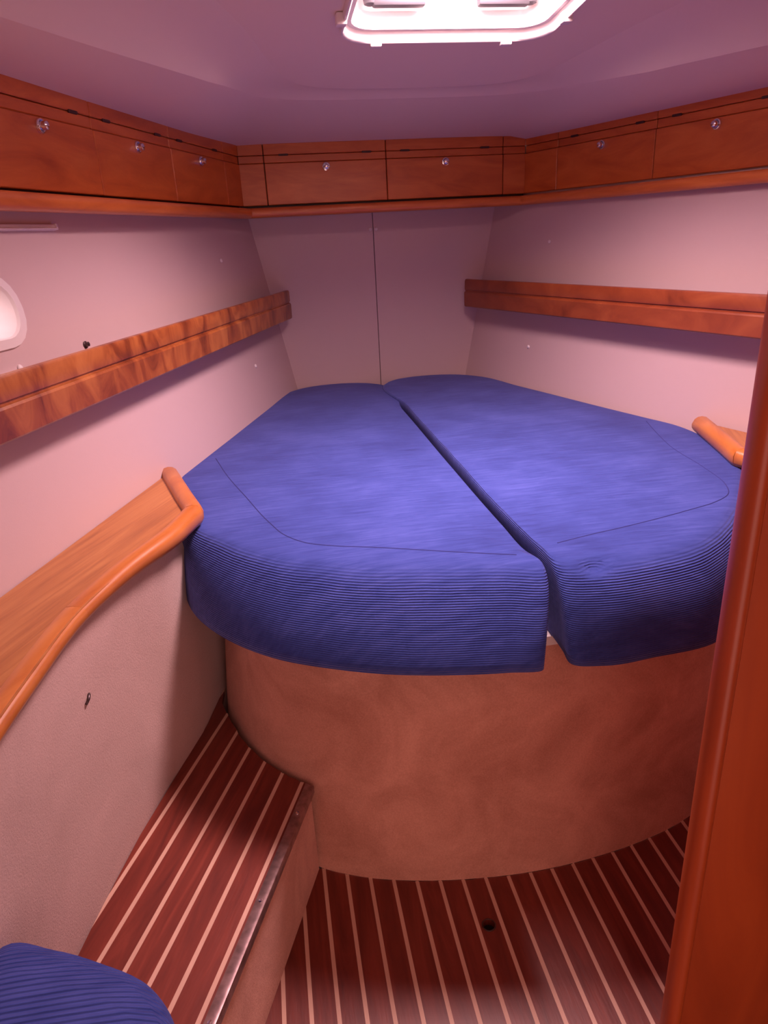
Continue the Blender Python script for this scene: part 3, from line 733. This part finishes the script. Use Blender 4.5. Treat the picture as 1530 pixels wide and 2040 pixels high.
# ------------------------------------------------------------------ overhead lockers
knob_geo = lathe([(0.0155, 0.0), (0.0160, 0.003), (0.0145, 0.0060), (0.0120, 0.0066), (0.0105, 0.005), (0.0098, 0.003), (0.0092, 0.003), (0.0092, 0.016), (0.0085, 0.0185), (0.006, 0.020), (0.002, 0.0207)], 24)
ZT, ZB = 1.737, 1.523
def locker(origin, e, nrm, a0, a1, depth, label, knob=True, filler=False, hang=(0.17, 0.83)):
    """one unit of the run: origin a point on the front plane, e along, nrm out of the front"""
    o, e, nrm = Vector(origin), Vector(e), Vector(nrm); G = 0.0014
    mid = o + e * (a0 + a1) / 2 - nrm * depth / 2
    root = empty('overhead_locker' if not filler else 'corner_panel', (mid.x, mid.y, ZB))
    tag(root, label, 'locker' if not filler else 'panel', 'overhead lockers' if not filler else 'locker corner panels')
    b = lambda n, rx, ry, rz, mt, bev=0.001, par=None: mesh_obj(n, *obox(o, e, nrm, Z, rx, ry, rz, bev, 1), mt, par or root)
    b('body', (a0 + .0002, a1 - .0002), (-depth, -0.016), (ZB - 0.004, ZT - .001), M['hinge'], 0)
    x0, x1 = a0 + G, a1 - G
    b('fascia', (x0, x1), (-0.017, 0.002), (1.698, ZT), M['locker'], 0.002)
    b('hinge_rail', (x0, x1), (-0.017, 0.0), (1.6705, 1.6965), M['locker'], 0.002)
    d = b('door' if not filler else 'panel_face', (x0, x1), (-0.017, 0.0035), (ZB, 1.669), M['locker'], 0.002)
    if not filler:
        for h_ in hang:
            c = a0 + (a1 - a0) * h_; b('hinge', (c - .018, c + .018), (-0.01, 0.0045), (1.6935, 1.7005), M['hinge'], 0.001)
    if knob and not filler:
        c = o + e * ((a0 + a1) / 2) + nrm * 0.0035; shared('knob', 'knob', knob_geo, M['chrome'], d, (c.x, c.y, 1.651), nrm)
EL = Vector((-K, -1, 0)).normalized(); NLk = Vector((1, -K, 0)).normalized()
ER = Vector((K, -1, 0)).normalized(); NRk = Vector((-1, -K, 0)).normalized()
LE = math.sqrt(1 + K * K)
oL, oR = (-0.046, 3.0, 0), (1.026 + 0.068, 3.0, 0)
def sL(y): return (3.0 - y) * LE
locker(oL, EL, NLk, -0.001, sL(2.849), 0.045, 'narrow cherry corner panel closing the left locker run', filler=True)
locker(oL, EL, NLk, sL(2.849), sL(2.427), 0.045, 'cherry overhead locker on the left side, closest to the corner')
locker(oL, EL, NLk, sL(2.427), sL(2.012), 0.045, 'cherry overhead locker in the middle of the three on the left')
locker(oL, EL, NLk, sL(2.012), sL(1.59), 0.045, 'cherry overhead locker at the left picture edge, nearest the viewer')
locker(oL, EL, NLk, sL(1.59), sL(1.17), 0.045, 'cherry overhead locker on the left beyond the picture edge')
locker((0, 3.0, 0), X, -Y, -0.0465, 0.051, 0.17, 'narrow cherry panel at the left end of the front lockers', filler=True)
locker((0, 3.0, 0), X, -Y, 0.051, 0.524, 0.17, 'cherry front locker on the left, its door shining with glare', hang=(0.16, 0.84))
locker((0, 3.0, 0), X, -Y, 0.524, 1.000, 0.17, 'cherry front locker on the right of the bulkhead seam', hang=(0.16, 0.84))
locker((0, 3.0, 0), X, -Y, 1.000, 1.0945, 0.17, 'narrow cherry panel at the right end of the front lockers', filler=True)
locker(oR, ER, NRk, -0.001, sL(2.815), 0.045, 'narrow cherry corner panel closing the right locker run', filler=True)
locker(oR, ER, NRk, sL(2.815), sL(2.366), 0.045, 'cherry overhead locker on the right side, closest to the corner', hang=(0.19, 0.85))
locker(oR, ER, NRk, sL(2.366), sL(1.925), 0.045, 'cherry overhead locker at the right picture edge, nearest the viewer', hang=(0.17, 0.83))
locker(oR, ER, NRk, sL(1.925), sL(1.50), 0.045, 'cherry overhead locker on the right beyond the picture edge')

# shelf under the lockers with a rounded fiddle
def fiddle(a, b, nrm, inset, depth, label):
    a, b, nrm = Vector((*a, 0)), Vector((*b, 0)), Vector(nrm); e = (b - a).normalized(); L = (b - a).length
    c = (a + b) / 2; root = empty('locker_shelf', (c.x, c.y, 1.478)); tag(root, label, 'shelf', 'locker shelves')
    # profile in (out of the front, up)
    prof = [(-0.004, 1.484), (0.004, 1.4785), (0.030, 1.478), (0.040, 1.481), (0.044, 1.487), (0.045, 1.500), (0.042, 1.509), (0.034, 1.514), (0.010, 1.515), (-0.004, 1.513)]
    v, f = [], []; k = len(prof)
    for p, sgn in ((a, inset[0]), (b, inset[1])):
        for o_, z in prof: q = p + nrm * o_ + e * (sgn * o_) + Z * z; v.append(tuple(q))
    f = [[i, (i + 1) % k, k + (i + 1) % k, k + i] for i in range(k)] + [list(range(k)), list(range(k, 2 * k))]
    auto(mesh_obj('fiddle', v, f, M['fiddle'], root), 40)
    mesh_obj('shelf_board', *obox(a, e, nrm, Z, (0, L), (-depth, 0.0), (1.484, 1.499)), M['locker'], root)
    mesh_obj('back_strip', *obox(a, e, nrm, Z, (0, L), (-0.020, -0.012), (1.4985, 1.5185)), M['hinge'], root)
tj = math.tan(math.radians(90 - 18.3) / 2)
def onL(y): return (-0.046 - K * (3.0 - y), y)
def onR(y): return (1.094 + K * (3.0 - y), y)
tj2 = math.tan((math.pi / 2 - math.atan(K)) / 2)
fiddle(onL(3.0), onL(1.10), NLk, (tj2, 0), 0.05, 'long cherry shelf rail running under the left lockers')
fiddle((-0.046, 3.0), (1.094, 3.0), -Y, (tj2, -tj2), 0.195, 'cherry shelf rail running under the front lockers')
fiddle(onR(3.0), onR(1.50), NRk, (tj2, 0), 0.05, 'cherry shelf rail running under the right lockers')

# ------------------------------------------------------------------ door post and panel on the right, close to the viewer
dr = empty('door_1', (0.62, 0.63, 0.0)); tag(dr, 'reddish mahogany door edge with rounded post close at right', 'door', kind='structure')
prof = [(0.488, 0.636), (0.480, 0.634), (0.4735, 0.627), (0.4695, 0.619), (0.468, 0.611), (0.4685, 0.603), (0.472, 0.597), (0.477, 0.5945), (0.482, 0.595), (0.4865, 0.599), (0.488, 0.606)]
v, f = prism(prof, 0.001, 1.80); auto(mesh_obj('post', v, f, M['door'], dr), 40)
v, f = box((0.4945, 1.20), (0.618, 0.645), (0.001, 1.75), 0.004, 3); auto(mesh_obj('panel', v, f, M['door'], dr))
v, f = box((0.4870, 0.51), (0.622, 0.636), (0.001, 1.75)); mesh_obj('rebate', v, f, M['hinge'], dr)

# ------------------------------------------------------------------ seat at the lower left, only its cushion corner shows
sb = empty('seat_box', (-0.42, 0.45, 0.25)); tag(sb, 'carpeted seat box under the small blue seat cushion', 'seat')
mesh_obj('box', *box((-0.46, -0.25), (0.10, 0.66), (0.2542, 0.418), 0.006), M['carpet'], sb)
mesh_obj('lid', *box((-0.465, -0.245), (0.095, 0.665), (0.418, 0.430), 0.004), M['teak'], sb)
plan = [(-0.43, 0.08), (-0.26, 0.08), (-0.205, 0.13), (-0.190, 0.40), (-0.193, 0.54), (-0.210, 0.62), (-0.250, 0.675), (-0.31, 0.713), (-0.38, 0.747), (-0.455, 0.768), (-0.478, 0.735), (-0.475, 0.66), (-0.462, 0.4), (-0.462, 0.14)]
T = catmull([(a, b, 0) for a, b in plan], 6); n = len(T); cc = Vector((-0.34, 0.42, 0)); rings = []
for t, z in ((0.5, 0.4305), (0.06, 0.4305), (0.0, 0.445), (-0.01, 0.47), (0.0, 0.495), (0.03, 0.512), (0.09, 0.523), (0.20, 0.529), (0.45, 0.533), (0.8, 0.534)):
    rings.append([(*(p + (cc - p) * t).xy, z) for p in T])
v = [p for r in rings for p in r]; f = []
for a in range(len(rings) - 1):
    for i in range(n): f.append([a * n + i, a * n + (i + 1) % n, (a + 1) * n + (i + 1) % n, (a + 1) * n + i])
f.append(list(range(n))[::-1]); f.append(list(range((len(rings) - 1) * n, len(rings) * n)))
sc2 = mesh_obj('seat_cushion', v, f, M['cord_seat'], None, True, loc=(-0.34, 0.42, 0.4305))
tag(sc2, 'small blue ribbed seat cushion in the lower left corner', 'cushion')
